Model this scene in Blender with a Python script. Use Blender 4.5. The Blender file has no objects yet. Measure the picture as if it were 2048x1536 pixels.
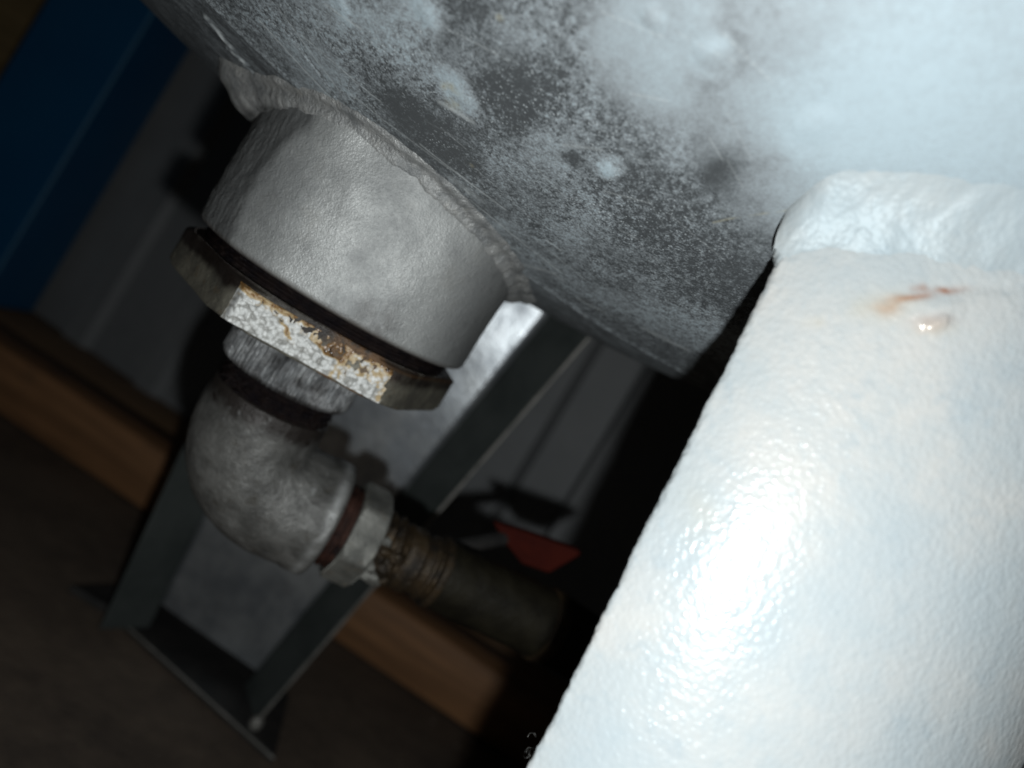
import bpy, math, random
import numpy as np
from mathutils import Matrix, Vector

random.seed(7)
RS = np.random.RandomState(11)
scene = bpy.context.scene
COL = scene.collection

# ------------------------------------------------------------------ camera, world, lamp
H = 0.172                    # height of the lens above the floor (metres)
FPX = 1518.0                 # focal length of the photograph in its own pixels (2048 wide)
ROLL = math.radians(31)
CR, SR = math.cos(ROLL), math.sin(ROLL)
cam = bpy.data.cameras.new("camera")
cam.sensor_width = 36.0
cam.lens = FPX / 2048 * 36
cam.clip_start = 0.003
cam.clip_end = 50
cam.dof.use_dof = True
cam.dof.focus_distance = 0.132
cam.dof.aperture_fstop = 10.5
camo = bpy.data.objects.new("camera", cam)
COL.objects.link(camo)
cx, cy, cz = Vector((CR, 0, SR)), Vector((-SR, 0, CR)), Vector((0, -1, 0))
camo.matrix_world = Matrix(((cx.x, cy.x, cz.x, 0), (cx.y, cy.y, cz.y, 0), (cx.z, cy.z, cz.z, H), (0, 0, 0, 1)))
scene.camera = camo

w = bpy.data.worlds.new("World")
scene.world = w
w.use_nodes = True
w.node_tree.nodes["Background"].inputs[0].default_value = (0.85, 0.95, 1.0, 1)
w.node_tree.nodes["Background"].inputs[1].default_value = 0.010

# the phone's flash, beside the lens
fl = bpy.data.lights.new("flash_lamp", "POINT")
fl.energy = 1.12
fl.color = (0.94, 0.985, 1.0)
fl.shadow_soft_size = 0.0022
flo = bpy.data.objects.new("flash_lamp", fl)
COL.objects.link(flo)
FL = Vector((0, 0, H)) - cy * 0.024 + cx * 0.003 + Vector((0, 0.001, 0))
flo.location = FL

scene.view_settings.view_transform = "Standard"
scene.view_settings.look = "None"
scene.view_settings.exposure = 0
scene.view_settings.gamma = 1
scene.render.engine = "CYCLES"
scene.cycles.use_denoising = True
scene.cycles.max_bounces = 6
scene.cycles.sample_clamp_indirect = 2.0


# ------------------------------------------------------------------ numpy noise
_perm = RS.permutation(4096)
_grad = RS.normal(size=(4096, 3))
_grad /= np.linalg.norm(_grad, axis=1, keepdims=True)
_rand = RS.rand(4096)


def _h(i, j, k):
    return _perm[(_perm[(_perm[i & 4095] + j) & 4095] + k) & 4095]


def perlin(P):
    P = np.asarray(P, float)
    i = np.floor(P).astype(int)
    fr = P - i
    t = fr * fr * fr * (fr * (fr * 6 - 15) + 10)
    out = 0
    for a in (0, 1):
        for b in (0, 1):
            for c in (0, 1):
                g = _grad[_h(i[..., 0] + a, i[..., 1] + b, i[..., 2] + c)]
                d = (g * (fr - np.array([a, b, c]))).sum(-1)
                wt = (t[..., 0] if a else 1 - t[..., 0]) * (t[..., 1] if b else 1 - t[..., 1]) * (t[..., 2] if c else 1 - t[..., 2])
                out = out + d * wt
    return out


def fbm(P, scale, octs=4, rough=0.55, seed=0.0):
    P = np.asarray(P, float) * scale + seed
    o, a, tot = 0, 1.0, 0.0
    for k in range(octs):
        o = o + a * perlin(P + 17.3 * k)
        tot += a
        a *= rough
        P = P * 2.03
    return o / tot * 1.5


def worley(P, scale, seed=0.0):
    P = np.asarray(P, float) * scale + seed
    i = np.floor(P).astype(int)
    best = np.full(P.shape[:-1], 9.0)
    for a in (-1, 0, 1):
        for b in (-1, 0, 1):
            for c in (-1, 0, 1):
                h = _h(i[..., 0] + a, i[..., 1] + b, i[..., 2] + c)
                q = np.stack([_rand[h], _rand[(h * 7 + 3) & 4095], _rand[(h * 13 + 11) & 4095]], -1)
                d = np.linalg.norm(i + np.array([a, b, c]) + q - P, axis=-1)
                best = np.minimum(best, d)
    return best


def sstep(a, b, x):
    t = np.clip((x - a) / (b - a), 0, 1)
    return t * t * (3 - 2 * t)


# ------------------------------------------------------------------ photograph geometry
def ray(px, py):
    dx, dy = px - 1024.0, 768.0 - py
    return np.array([(dx * CR - dy * SR) / FPX, 1.0, (dx * SR + dy * CR) / FPX])


def at(px, py, depth):
    d = ray(px, py) * depth
    return np.array([d[0], d[1], d[2] + H])


def uvp(u, v, depth):
    return np.array([u / FPX * depth, depth, v / FPX * depth + H])


# ------------------------------------------------------------------ object helpers
def link(o, parent=None):
    COL.objects.link(o)
    if parent is not None:
        o.parent = parent
        o.matrix_parent_inverse = parent.matrix_world.inverted()
    return o


def tag(o, label=None, cat=None, group=None, kind=None):
    for k, v in (("label", label), ("category", cat), ("group", group), ("kind", kind)):
        if v:
            o[k] = v
    return o


def thing(name, loc, label, cat, group=None):
    o = bpy.data.objects.new(name, None)
    o.empty_display_size = 0.01
    o.location = loc
    COL.objects.link(o)
    o.matrix_world = Matrix.Translation(Vector(loc))
    return tag(o, label, cat, group)


def raw(name, V, F, mat, parent=None, attrs=None, smooth=True, uv=None):
    V = np.asarray(V, float).reshape(-1, 3)
    me = bpy.data.meshes.new(name)
    if isinstance(F, np.ndarray):
        n, k = F.shape
        me.vertices.add(len(V))
        me.vertices.foreach_set("co", V.ravel())
        me.loops.add(n * k)
        me.loops.foreach_set("vertex_index", F.ravel().astype(np.int32))
        me.polygons.add(n)
        me.polygons.foreach_set("loop_start", np.arange(0, n * k, k, dtype=np.int32))
        me.polygons.foreach_set("loop_total", np.full(n, k, dtype=np.int32))
        me.update(calc_edges=True)
    else:
        me.from_pydata(V.tolist(), [], F)
    me.validate()
    if attrs:
        for an, av in attrs.items():
            a = me.attributes.new(an, "FLOAT", "POINT")
            a.data.foreach_set("value", np.asarray(av, np.float32).ravel())
    me.polygons.foreach_set("use_smooth", np.full(len(me.polygons), smooth))
    me.materials.append(mat)
    me.update()
    o = bpy.data.objects.new(name, me)
    return link(o, parent)


def grid(name, P, mat, parent=None, cu=False, cv=False, attrs=None, smooth=True, flip=False, keep=None):
    n, m = P.shape[:2]
    iu = np.arange(n if cu else n - 1)
    iv = np.arange(m if cv else m - 1)
    I, J = np.meshgrid(iu, iv, indexing="ij")
    I2, J2 = (I + 1) % n, (J + 1) % m
    F = np.stack([I * m + J, I2 * m + J, I2 * m + J2, I * m + J2], -1).reshape(-1, 4)
    if flip:
        F = F[:, ::-1]
    if keep is not None:
        k = keep.ravel()
        F = F[k[F].all(1)]
    return raw(name, P.reshape(-1, 3), F, mat, parent, attrs, smooth)


def box(name, lo, hi, mat, parent=None, bevel=0.0, rotz=0.0, pivot=None, sub=1):
    import bmesh
    bm = bmesh.new()
    bmesh.ops.create_cube(bm, size=1)
    for v in bm.verts:
        v.co = Vector([lo[i] + (v.co[i] + 0.5) * (hi[i] - lo[i]) for i in range(3)])
    if bevel:
        bmesh.ops.bevel(bm, geom=list(bm.edges), offset=bevel, segments=3, affect="EDGES", profile=0.5)
    if rotz:
        bmesh.ops.rotate(bm, verts=bm.verts, cent=Vector(pivot), matrix=Matrix.Rotation(rotz, 3, "Z"))
    me = bpy.data.meshes.new(name)
    bm.to_mesh(me)
    bm.free()
    me.materials.append(mat)
    o = bpy.data.objects.new(name, me)
    return link(o, parent)


def prism(name, loop, thick, direction, mat, parent=None, bevel=0.0):
    """a polygon given as 3D points, extruded along direction"""
    import bmesh
    bm = bmesh.new()
    d = Vector(direction).normalized() * thick
    a = [bm.verts.new(Vector(p)) for p in loop]
    b = [bm.verts.new(Vector(p) + d) for p in loop]
    bm.faces.new(a)
    bm.faces.new(b[::-1])
    n = len(a)
    for i in range(n):
        bm.faces.new((a[i], b[i], b[(i + 1) % n], a[(i + 1) % n])[::-1])
    bmesh.ops.recalc_face_normals(bm, faces=bm.faces)
    if bevel:
        bmesh.ops.bevel(bm, geom=list(bm.edges), offset=bevel, segments=2, affect="EDGES", profile=0.5)
    me = bpy.data.meshes.new(name)
    bm.to_mesh(me)
    bm.free()
    me.materials.append(mat)
    o = bpy.data.objects.new(name, me)
    return link(o, parent)


# ------------------------------------------------------------------ material helpers
class NT:
    def __init__(self, name):
        self.m = bpy.data.materials.new(name)
        self.m.use_nodes = True
        self.t = self.m.node_tree
        self.b = self.t.nodes["Principled BSDF"]
        self.co = self.t.nodes.new("ShaderNodeTexCoord").outputs["Object"]

    def set(self, s, v):
        i = self.b.inputs[s]
        if isinstance(v, bpy.types.NodeSocket):
            self.t.links.new(v, i)
        else:
            i.default_value = v if not isinstance(v, tuple) or len(v) == 4 else (*v, 1)
        return self

    def _in(self, sock, v):
        if isinstance(v, bpy.types.NodeSocket):
            self.t.links.new(v, sock)
        elif isinstance(v, tuple) and len(v) == 3 and sock.type == "RGBA":
            sock.default_value = (*v, 1)
        else:
            sock.default_value = v

    def math(self, op, a, b=0.0, c=0.0, clamp=False):
        n = self.t.nodes.new("ShaderNodeMath")
        n.operation = op
        n.use_clamp = clamp
        for i, v in enumerate((a, b, c)):
            self._in(n.inputs[i], v)
        return n.outputs[0]

    def scale(self, v):
        n = self.t.nodes.new("ShaderNodeMapping")
        self._in(n.inputs["Vector"], self.co)
        n.inputs["Scale"].default_value = v
        return n.outputs[0]

    def noise(self, scale, detail=4, rough=0.55, vec=None, dist=0.0):
        n = self.t.nodes.new("ShaderNodeTexNoise")
        self._in(n.inputs["Vector"], vec or self.co)
        n.inputs["Scale"].default_value = scale
        n.inputs["Detail"].default_value = detail
        n.inputs["Roughness"].default_value = rough
        n.inputs["Distortion"].default_value = dist
        return n.outputs["Fac"]

    def voro(self, scale, feature="F1", vec=None):
        n = self.t.nodes.new("ShaderNodeTexVoronoi")
        n.feature = feature
        self._in(n.inputs["Vector"], vec or self.co)
        n.inputs["Scale"].default_value = scale
        return n.outputs["Distance"]

    def vcol(self, scale):
        n = self.t.nodes.new("ShaderNodeTexVoronoi")
        self._in(n.inputs["Vector"], self.co)
        n.inputs["Scale"].default_value = scale
        sp = self.t.nodes.new("ShaderNodeSeparateColor")
        self.t.links.new(n.outputs["Color"], sp.inputs[0])
        return sp.outputs[0]

    def attr(self, name):
        n = self.t.nodes.new("ShaderNodeAttribute")
        n.attribute_name = name
        return n.outputs["Fac"]

    def ramp(self, f, a, b):
        n = self.t.nodes.new("ShaderNodeMapRange")
        n.interpolation_type = "SMOOTHSTEP"
        self._in(n.inputs[0], f)
        n.inputs[1].default_value = a
        n.inputs[2].default_value = b
        return n.outputs[0]

    def mix(self, f, a, b):
        n = self.t.nodes.new("ShaderNodeMix")
        n.data_type = "RGBA"
        self._in(n.inputs[0], f)
        self._in(n.inputs[6], a)
        self._in(n.inputs[7], b)
        return n.outputs[2]

    def mixf(self, f, a, b):
        n = self.t.nodes.new("ShaderNodeMix")
        n.data_type = "FLOAT"
        self._in(n.inputs[0], f)
        self._in(n.inputs[2], a)
        self._in(n.inputs[3], b)
        return n.outputs[0]

    def bump(self, h, dist, strength=1.0):
        n = self.t.nodes.new("ShaderNodeBump")
        n.inputs["Strength"].default_value = strength
        n.inputs["Distance"].default_value = dist
        self._in(n.inputs["Height"], h)
        self.t.links.new(n.outputs[0], self.b.inputs["Normal"])
        return self


def mat_tank():
    n = NT("weathered_zinc_tank")
    pale = n.attr("pale")
    fine = n.noise(2500, 3, 0.6)
    mid = n.noise(800, 4, 0.6)
    sp = n.math("ADD", n.math("MULTIPLY", n.math("SUBTRACT", fine, 0.5), 1.5), n.math("MULTIPLY", n.math("SUBTRACT", mid, 0.5), 1.6))
    rough_zone = n.attr("speck")
    f = n.math("ADD", pale, n.math("MULTIPLY", sp, n.mixf(rough_zone, 0.22, 1.25)))
    f = n.math("ADD", f, n.math("MULTIPLY", n.math("SUBTRACT", n.vcol(2300), 0.5), n.mixf(rough_zone, 0.06, 0.34)), clamp=True)
    c1 = n.mix(n.ramp(f, 0.0, 0.62), (0.060, 0.065, 0.068), (0.235, 0.258, 0.27))
    c1 = n.mix(n.ramp(f, 0.38, 1.05), c1, (0.345, 0.415, 0.448))
    crystal = n.ramp(n.voro(1300), 0.30, 0.14)
    cm = n.math("MULTIPLY", crystal, n.math("MULTIPLY", rough_zone, n.ramp(n.noise(300, 2), 0.38, 0.58)))
    c2 = n.mix(n.math("MULTIPLY", cm, 0.85), c1, (0.5, 0.54, 0.55))
    c3 = n.mix(n.attr("scratch"), c2, (0.5, 0.53, 0.53))
    c4 = n.mix(n.attr("tan"), c3, (0.36, 0.33, 0.22))
    n.set("Base Color", c4)
    n.set("Metallic", 0.2)
    n.set("Specular IOR Level", 0.35)
    n.set("Roughness", n.mixf(f, 0.45, 0.66))
    n.bump(n.math("MULTIPLY", n.math("ADD", n.math("MULTIPLY", fine, 0.7), n.math("MULTIPLY", mid, 0.6)), n.mixf(rough_zone, 0.25, 1.0)), 0.0003, 0.55)
    return n.m


def mat_leg(name="silver_coated_leg", k=(1.0, 1.0, 1.0)):
    n = NT(name)
    a = n.noise(70, 5, 0.6)
    b = n.noise(700, 2, 0.5)
    c = n.mix(n.ramp(a, 0.35, 0.68), (0.385 * k[0], 0.412 * k[1], 0.415 * k[2]), (0.46 * k[0], 0.452 * k[1], 0.43 * k[2]))
    c = n.mix(n.math("MULTIPLY", n.ramp(n.noise(26, 3, 0.5), 0.42, 0.66), 0.7), c, (0.345 * k[0], 0.392 * k[1], 0.412 * k[2]))
    pk = n.ramp(n.voro(1100, "SMOOTH_F1"), 0.45, 0.8)
    c = n.mix(n.math("MULTIPLY", pk, 0.16), c, (0.27, 0.33, 0.36))
    c = n.mix(n.math("MULTIPLY", n.ramp(n.noise(160, 4, 0.6), 0.56, 0.75), 0.5), c, (0.30 * k[0], 0.35 * k[1], 0.375 * k[2]))
    # small rust-and-dirt specks
    sp = n.math("MULTIPLY", n.ramp(n.voro(130), 0.07, 0.03), n.ramp(n.noise(55, 2), 0.52, 0.6))
    c = n.mix(n.math("MULTIPLY", sp, 0.55), c, (0.2, 0.17, 0.14))
    c = n.mix(n.attr("rust"), c, (0.27, 0.11, 0.055))
    c = n.mix(n.attr("tan"), c, (0.45, 0.40, 0.31))
    n.set("Base Color", c)
    n.set("Metallic", 0.1)
    n.set("Roughness", 0.21)
    n.set("Specular IOR Level", 0.065)
    v = n.voro(1250, "SMOOTH_F1")
    hgt = n.math("ADD", n.math("MULTIPLY", v, -1.3), n.math("MULTIPLY", b, 0.8))
    n.bump(hgt, 0.0003, 0.23)
    return n.m


def mat_zinc(name, dark, light, tint=(0.2, 0.17, 0.12), metal=0.3, rough=(0.42, 0.62), ps=90, fs=900, bump=0.0004, bs=0.5, streak=0.0, grime=0.3):
    n = NT(name)
    p = n.noise(ps, 5, 0.6)
    q = n.noise(fs, 3, 0.6)
    f = n.math("ADD", n.ramp(p, 0.3, 0.7), n.math("MULTIPLY", n.math("SUBTRACT", q, 0.5), 0.9), clamp=True)
    c = n.mix(f, dark, light)
    if streak:
        s = n.noise(1.0, 4, 0.6, vec=n.scale((1400, 1400, 90)))
        c = n.mix(n.math("MULTIPLY", n.ramp(s, 0.45, 0.7), streak), c, light)
    g = n.ramp(n.noise(ps * 1.7, 5, 0.65), 0.55, 0.72)
    c = n.mix(n.math("MULTIPLY", g, grime), c, tint)
    c = n.mix(n.attr("dirt"), c, (0.012, 0.008, 0.006))
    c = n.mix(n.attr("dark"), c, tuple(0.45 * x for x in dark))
    c = n.mix(n.attr("wear_highlight"), c, (0.55, 0.56, 0.55))
    c = n.mix(n.attr("rust"), c, (0.085, 0.042, 0.015))
    n.set("Base Color", c)
    n.set("Metallic", metal)
    n.set("Roughness", n.mixf(f, rough[1], rough[0]))
    n.bump(n.math("ADD", n.math("ADD", q, n.math("MULTIPLY", p, 0.2)), n.noise(fs * 2.6, 2, 0.6)), bump, bs)
    return n.m


def mat_plain(name, a, b, scale, rough=0.6, metal=0.0, bump=0.0005, bs=0.3, vec=None, fs=None, coat=0.0):
    n = NT(name)
    vv = n.scale(vec) if vec else None
    p = n.noise(scale, 5, 0.6, vec=vv)
    q = n.noise(fs or scale * 12, 3, 0.6, vec=vv)
    f = n.math("ADD", n.ramp(p, 0.3, 0.7), n.math("MULTIPLY", n.math("SUBTRACT", q, 0.5), 0.6), clamp=True)
    n.set("Base Color", n.mix(f, a, b))
    n.set("Roughness", rough)
    n.set("Metallic", metal)
    if coat:
        n.set("Coat Weight", coat)
    n.bump(n.math("ADD", p, q), bump, bs)
    return n.m


def mat_crust():
    n = NT("blistered_white_paint")
    r = n.attr("rust")
    c = n.mix(n.noise(500, 4, 0.6), (0.36, 0.365, 0.355), (0.60, 0.60, 0.575))
    c = n.mix(n.math("MULTIPLY", n.ramp(n.attr("crev"), 0.38, 0.75), 0.75), c, (0.17, 0.165, 0.15))
    c = n.mix(n.ramp(r, 0.18, 0.42), c, (0.34, 0.255, 0.14))
    c = n.mix(n.ramp(r, 0.42, 0.66), c, (0.16, 0.085, 0.028))
    c = n.mix(n.ramp(r, 0.66, 0.9), c, (0.014, 0.008, 0.006))
    n.set("Base Color", c)
    n.set("Roughness", n.mixf(n.ramp(r, 0.5, 0.9), 0.5, 0.22))
    n.bump(n.noise(3000, 2), 0.0002, 0.3)
    return n.m


def mat_floor():
    n = NT("dirty_brown_floor")
    p = n.noise(9, 6, 0.65)
    q = n.noise(120, 5, 0.65)
    f = n.math("ADD", n.ramp(p, 0.3, 0.7), n.math("MULTIPLY", n.math("SUBTRACT", q, 0.5), 1.0), clamp=True)
    c = n.mix(f, (0.05, 0.037, 0.028), (0.125, 0.092, 0.066))
    sp = n.math("MULTIPLY", n.ramp(n.voro(60), 0.09, 0.04), n.ramp(n.noise(14, 2), 0.55, 0.62))
    c = n.mix(n.math("MULTIPLY", sp, 0.7), c, (0.4, 0.36, 0.3))
    n.set("Base Color", c)
    n.set("Roughness", 0.75)
    n.bump(q, 0.001, 0.6)
    return n.m


def mat_wood(name, a, b):
    n = NT(name)
    p = n.noise(1.0, 5, 0.6, vec=n.scale((9, 60, 160)))
    q = n.noise(1.0, 4, 0.6, vec=n.scale((40, 400, 900)))
    f = n.math("ADD", n.ramp(p, 0.3, 0.7), n.math("MULTIPLY", n.math("SUBTRACT", q, 0.5), 0.5), clamp=True)
    c = n.mix(f, a, b)
    g = n.ramp(n.noise(22, 4, 0.6), 0.58, 0.7)
    c = n.mix(n.math("MULTIPLY", g, 0.45), c, (0.05, 0.035, 0.025))
    n.set("Base Color", c)
    n.set("Roughness", 0.7)
    n.bump(q, 0.0006, 0.4)
    return n.m


def mat_blue():
    n = NT("blue_paint")
    p = n.noise(18, 4, 0.6)
    c = n.mix(p, (0.003, 0.058, 0.15), (0.006, 0.09, 0.20))
    c = n.mix(n.attr("wear_highlight"), c, (0.05, 0.14, 0.22))  # corner highlight painted into the blue
    n.set("Base Color", c)
    n.set("Roughness", 0.38)
    n.bump(n.noise(260, 3), 0.0005, 0.25)
    return n.m


M_TANK = mat_tank()
M_LEG = mat_leg()
M_LEGWELD = mat_leg("silver_coated_weld", (.82, .87, .90))
M_LEGWELD.node_tree.nodes["Principled BSDF"].inputs["Roughness"].default_value = 0.5
M_COUP = mat_zinc("cast_zinc_coupling", (0.225, 0.23, 0.226), (0.375, 0.38, 0.368), ps=70, fs=1100, bump=0.0005, bs=0.5, grime=0.12, metal=0.2)
M_WELD = mat_zinc("zinc_weld", (0.14, 0.145, 0.145), (0.30, 0.30, 0.29), ps=160, fs=900, bump=0.0006, bs=0.6, grime=0.2)
M_NUT = mat_zinc("dull_stained_iron", (0.06, 0.056, 0.045), (0.145, 0.135, 0.105), tint=(0.10, 0.065, 0.03), ps=150, fs=1300, grime=0.6, metal=0.3)
M_RING = mat_zinc("ribbed_steel", (0.085, 0.088, 0.09), (0.24, 0.245, 0.245), ps=200, fs=1200, streak=0.5, metal=0.45, rough=(0.32, 0.5), grime=0.15)
M_ELBOW = mat_zinc("galvanised_elbow", (0.052, 0.051, 0.047), (0.125, 0.123, 0.115), tint=(0.035, 0.03, 0.021), ps=150, fs=1000, metal=0.3, rough=(0.42, 0.58), grime=0.6, bump=0.0004, bs=0.45)
M_THREAD = mat_plain("rusty_sealed_thread", (0.003, 0.002, 0.003), (0.010, 0.006, 0.005), 300, rough=0.45, bump=0.001, bs=0.7)
M_THREAD.node_tree.nodes["Principled BSDF"].inputs["Specular IOR Level"].default_value = 0.12
M_FITNUT = mat_zinc("pale_zinc_nut", (0.075, 0.075, 0.067), (0.17, 0.168, 0.15), ps=150, fs=1100, grime=0.3, metal=0.3)
M_BRASS = mat_zinc("dirty_brass", (0.012, 0.009, 0.006), (0.058, 0.038, 0.019), tint=(0.04, 0.03, 0.015), ps=180, fs=900, grime=0.7, metal=0.5)
M_HOSE = mat_plain("olive_hose_rubber", (0.006, 0.005, 0.003), (0.014, 0.012, 0.007), 120, rough=0.55, bump=0.0008, bs=0.5)
M_RED = mat_plain("red_plastic", (0.026, 0.0028, 0.0014), (0.042, 0.0048, 0.002), 120, rough=0.8)
M_RED.node_tree.nodes["Principled BSDF"].inputs["Specular IOR Level"].default_value = 0.1
M_HOSE.node_tree.nodes["Principled BSDF"].inputs["Specular IOR Level"].default_value = 0.15
M_CRUST = mat_crust()
M_SCAB = mat_plain("black_brown_scab", (0.005, 0.0035, 0.0035), (0.10, 0.055, 0.025), 330, rough=0.28, bump=0.0008, bs=0.5)
M_FLOOR = mat_floor()
M_PLANK = mat_wood("orange_wood", (0.155, 0.075, 0.031), (0.27, 0.133, 0.056))
M_PLANK2 = mat_wood("brown_wood", (0.14, 0.082, 0.044), (0.24, 0.14, 0.07))
M_TAN = mat_wood("tan_board", (0.14, 0.095, 0.04), (0.22, 0.15, 0.065))
M_WALL = mat_plain("grey_sheet_metal", (0.165, 0.172, 0.176), (0.21, 0.216, 0.218), 9, rough=0.6, bump=0.0006, bs=0.3)
M_BLUE = mat_blue()
M_POST = mat_zinc("galvanised_post_sheet", (0.19, 0.205, 0.22), (0.40, 0.42, 0.43), tint=(0.15, 0.15, 0.15), ps=38, fs=260, metal=0.75, rough=(0.30, 0.40), bump=0.0005, bs=0.25, grime=0.35)
M_FLANGE = mat_plain("grey_green_flange", (0.034, 0.040, 0.038), (0.055, 0.062, 0.059), 40, rough=0.75)
M_FLANGE.node_tree.nodes["Principled BSDF"].inputs["Specular IOR Level"].default_value = 0.15
M_EDGE = mat_plain("bare_steel_edge", (0.15, 0.145, 0.13), (0.24, 0.23, 0.21), 200, rough=0.45, metal=0.3)
M_FOOT = mat_plain("black_foot_plate", (0.012, 0.012, 0.012), (0.026, 0.024, 0.022), 90, rough=0.6)
M_WEB = mat_plain("cobweb_silk", (0.10, 0.10, 0.095), (0.16, 0.16, 0.15), 500, rough=0.5)

# ------------------------------------------------------------------ setting: floor, planks, wall
e = 2.5
o = raw("floor", [(-e, -e, 0), (e, -e, 0), (e, e, 0), (-e, e, 0)], [(0, 1, 2, 3)], M_FLOOR, smooth=False)
tag(o, kind="structure")

# front plank lies on the floor, the rear plank behind it
PL = np.array([-844 / FPX * 0.447, 0.447])
PR = np.array([323 / FPX * 0.4036, 0.4036])
pd = (PR - PL) / np.linalg.norm(PR - PL)
pn = np.array([-pd[1], pd[0]])
yaw = math.atan2(pd[1], pd[0])


def plank(name, off0, off1, ztop, a, b, mat, label):
    t = thing(name, (*(PL + pd * 0.2 + pn * off0), 0), label, "plank", "planks along the foot of the wall")
    n = 90
    prof = [(off0 + .0012, .0015), (off0, .003), (off0, ztop - .002), (off0 + .0006, ztop - .0006), (off0 + .002, ztop),
            ((off0 + off1) / 2, ztop), (off1 - .0015, ztop), (off1, ztop - .002), (off1, .002), (off1 - .002, .0)]
    P = np.zeros((n, len(prof), 3))
    for i, s in enumerate(np.linspace(a, b, n)):
        for j, (q, z) in enumerate(prof):
            xy = PL + pd * s + pn * q
            P[i, j] = (xy[0], xy[1], z)
    d = fbm(P * np.array([1, 1, 3]), 35, 3)
    P[..., 2] += d * .0008 * (P[..., 2] > .01)
    P[..., :2] += (d * .0009)[..., None] * -pn
    P[..., 2] = np.maximum(P[..., 2], 0.0006)
    grid("board", P, mat, t, cv=True)
    for k in (0, n - 1):
        raw("board_end", P[k], [tuple(range(len(prof)))], mat, t, smooth=False)
    return t


plank("plank", 0.0, 0.038, 0.0355, -0.35, 0.62, M_PLANK, "orange brown wooden plank lying on the floor behind the galvanised post")
plank("plank", 0.0405, 0.135, 0.0340, -0.35, 0.62, M_PLANK2, "dark brown wooden plank lying between the orange plank and the grey wall")

# grey sheet-metal wall with shallow upright ribs
W0 = np.array([-0.331, 0.567])
W1 = np.array([0.086, 0.468])
wd = (W1 - W0) / np.linalg.norm(W1 - W0)
wn = np.array([wd[1], -wd[0]])           # towards the camera
wl = np.linalg.norm(W1 - W0)


def wall_s(u):
    """distance along the wall where the image column u meets it"""
    k = u / FPX
    return -(W0[0] - k * W0[1]) / (wd[0] - k * wd[1])


xs, hs = [-0.36], [0.0]
for u0, u1, dep in ((-812, -770, 0.006), (-640, -600, 0.006), (112, 205, -0.014), (560, 640, -0.014), (1000, 1080, -0.014)):
    s0, s1 = wall_s(u0), wall_s(u1)
    wdt = 0.0045
    xs += [s0 - wdt, s0, s1, s1 + wdt]
    hs += [0, dep, dep, 0]
xs.append(1.25)
hs.append(0)
zz = [0.0342, 0.2, 0.6, 1.1]
P = np.zeros((len(xs), len(zz), 3))
for i, (s, h_) in enumerate(zip(xs, hs)):
    for j, z in enumerate(zz):
        xy = W0 + wd * s + wn * h_
        P[i, j] = (xy[0], xy[1], z)
t = thing("sheet_wall", (*(W0 + wd * .2), 0.0342), "grey ribbed sheet metal wall behind the drain and the galvanised post", "wall")
t["kind"] = "thing"
B = P.copy()
B[..., :2] += -wn * .003
ring = np.concatenate([P, B[:, ::-1]], 1)
grid("wall_sheet", ring, M_WALL, t, cv=True, smooth=False)

# blue square post at the left, standing on the rear plank
BX0, BX1 = -1196 / FPX * 0.5, -0.3285
pt = thing("blue_post", ((BX0 + BX1) / 2, 0.53, 0.034), "blue painted square steel post at the left end of the grey wall", "post")
PO = box("post_tube", (BX0, 0.5, 0.0352), (BX1, 0.5570, 0.9), M_BLUE, pt, bevel=0.0022)
for p in PO.data.polygons:
    p.use_smooth = False
nv = len(PO.data.vertices)
co = np.zeros(nv * 3)
PO.data.vertices.foreach_get("co", co)
co = co.reshape(-1, 3)
wear_highlight = ((np.abs(co[:, 0] - BX1) < .0021) & (np.abs(co[:, 1] - .5) < .0021)).astype(np.float32)  # front corner's highlight, put in as a lighter blue line
a = PO.data.attributes.new("wear_highlight", "FLOAT", "POINT")
a.data.foreach_set("value", wear_highlight * .7)

# tan board beyond the blue post
tb = thing("tan_board", (-0.5, 0.575, 0.0), "tan wooden board standing beyond the blue post in the top left corner", "board")
box("board_panel", (-0.80, 0.5700, 0.0362), (-0.352, 0.585, 0.9), M_TAN, tb, bevel=0.001)

# ------------------------------------------------------------------ galvanised hat-section post behind the drain
gp = thing("galvanised_post", (-0.053, 0.31, 0.0), "tapered galvanised steel post with folded edges standing behind the drain elbow", "post")


def lerp(a, b, t):
    return a + (b - a) * t


def post_pt(kind, z):
    """points of the folded section at height z"""
    h = z - 0.0
    t = h / 0.2
    dt = lerp(0.3015, 0.276, t)                # depth of the folded tips
    dw = lerp(0.322, 0.296, t)                 # depth of the web
    v = lambda d: (z - H) / d * FPX
    if kind == "tr":
        u = 80 - 0.174 * (151 - v(dt)); d = dt
    elif kind == "wr":
        u = -6 - 0.150 * (157 - v(dw)); d = dw
    elif kind == "wl":
        u = -385 - 0.088 * (v(dw) + 640); d = dw
    else:
        u = -492 - 0.110 * (v(dt) + 508); d = dt
    return np.array([u / FPX * d, d, z])


def strip(name, ka, kb, z0, z1, mat, na=24, nz=60, thick=0.0018, cut=0.0):
    P = np.zeros((na, nz, 3))
    for j in range(nz):
        for i in range(na):
            f_ = i / (na - 1)
            z = lerp(z0 + cut * f_, z1, j / (nz - 1))
            P[i, j] = lerp(post_pt(ka, z), post_pt(kb, z), f_)
    d = fbm(P, 30, 3) * .0007
    P[..., 1] += d
    Q = P.copy()
    Q[..., 1] += thick
    return grid(name, np.concatenate([P, Q[::-1]], 0), mat, gp, cu=True)


strip("web", "wl", "wr", 0.0165, 0.245, M_POST, cut=-0.004)
strip("flange", "tl", "wl", 0.0045, 0.245, M_FLANGE)
strip("flange", "wr", "tr", 0.0045, 0.245, M_FLANGE)
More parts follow.
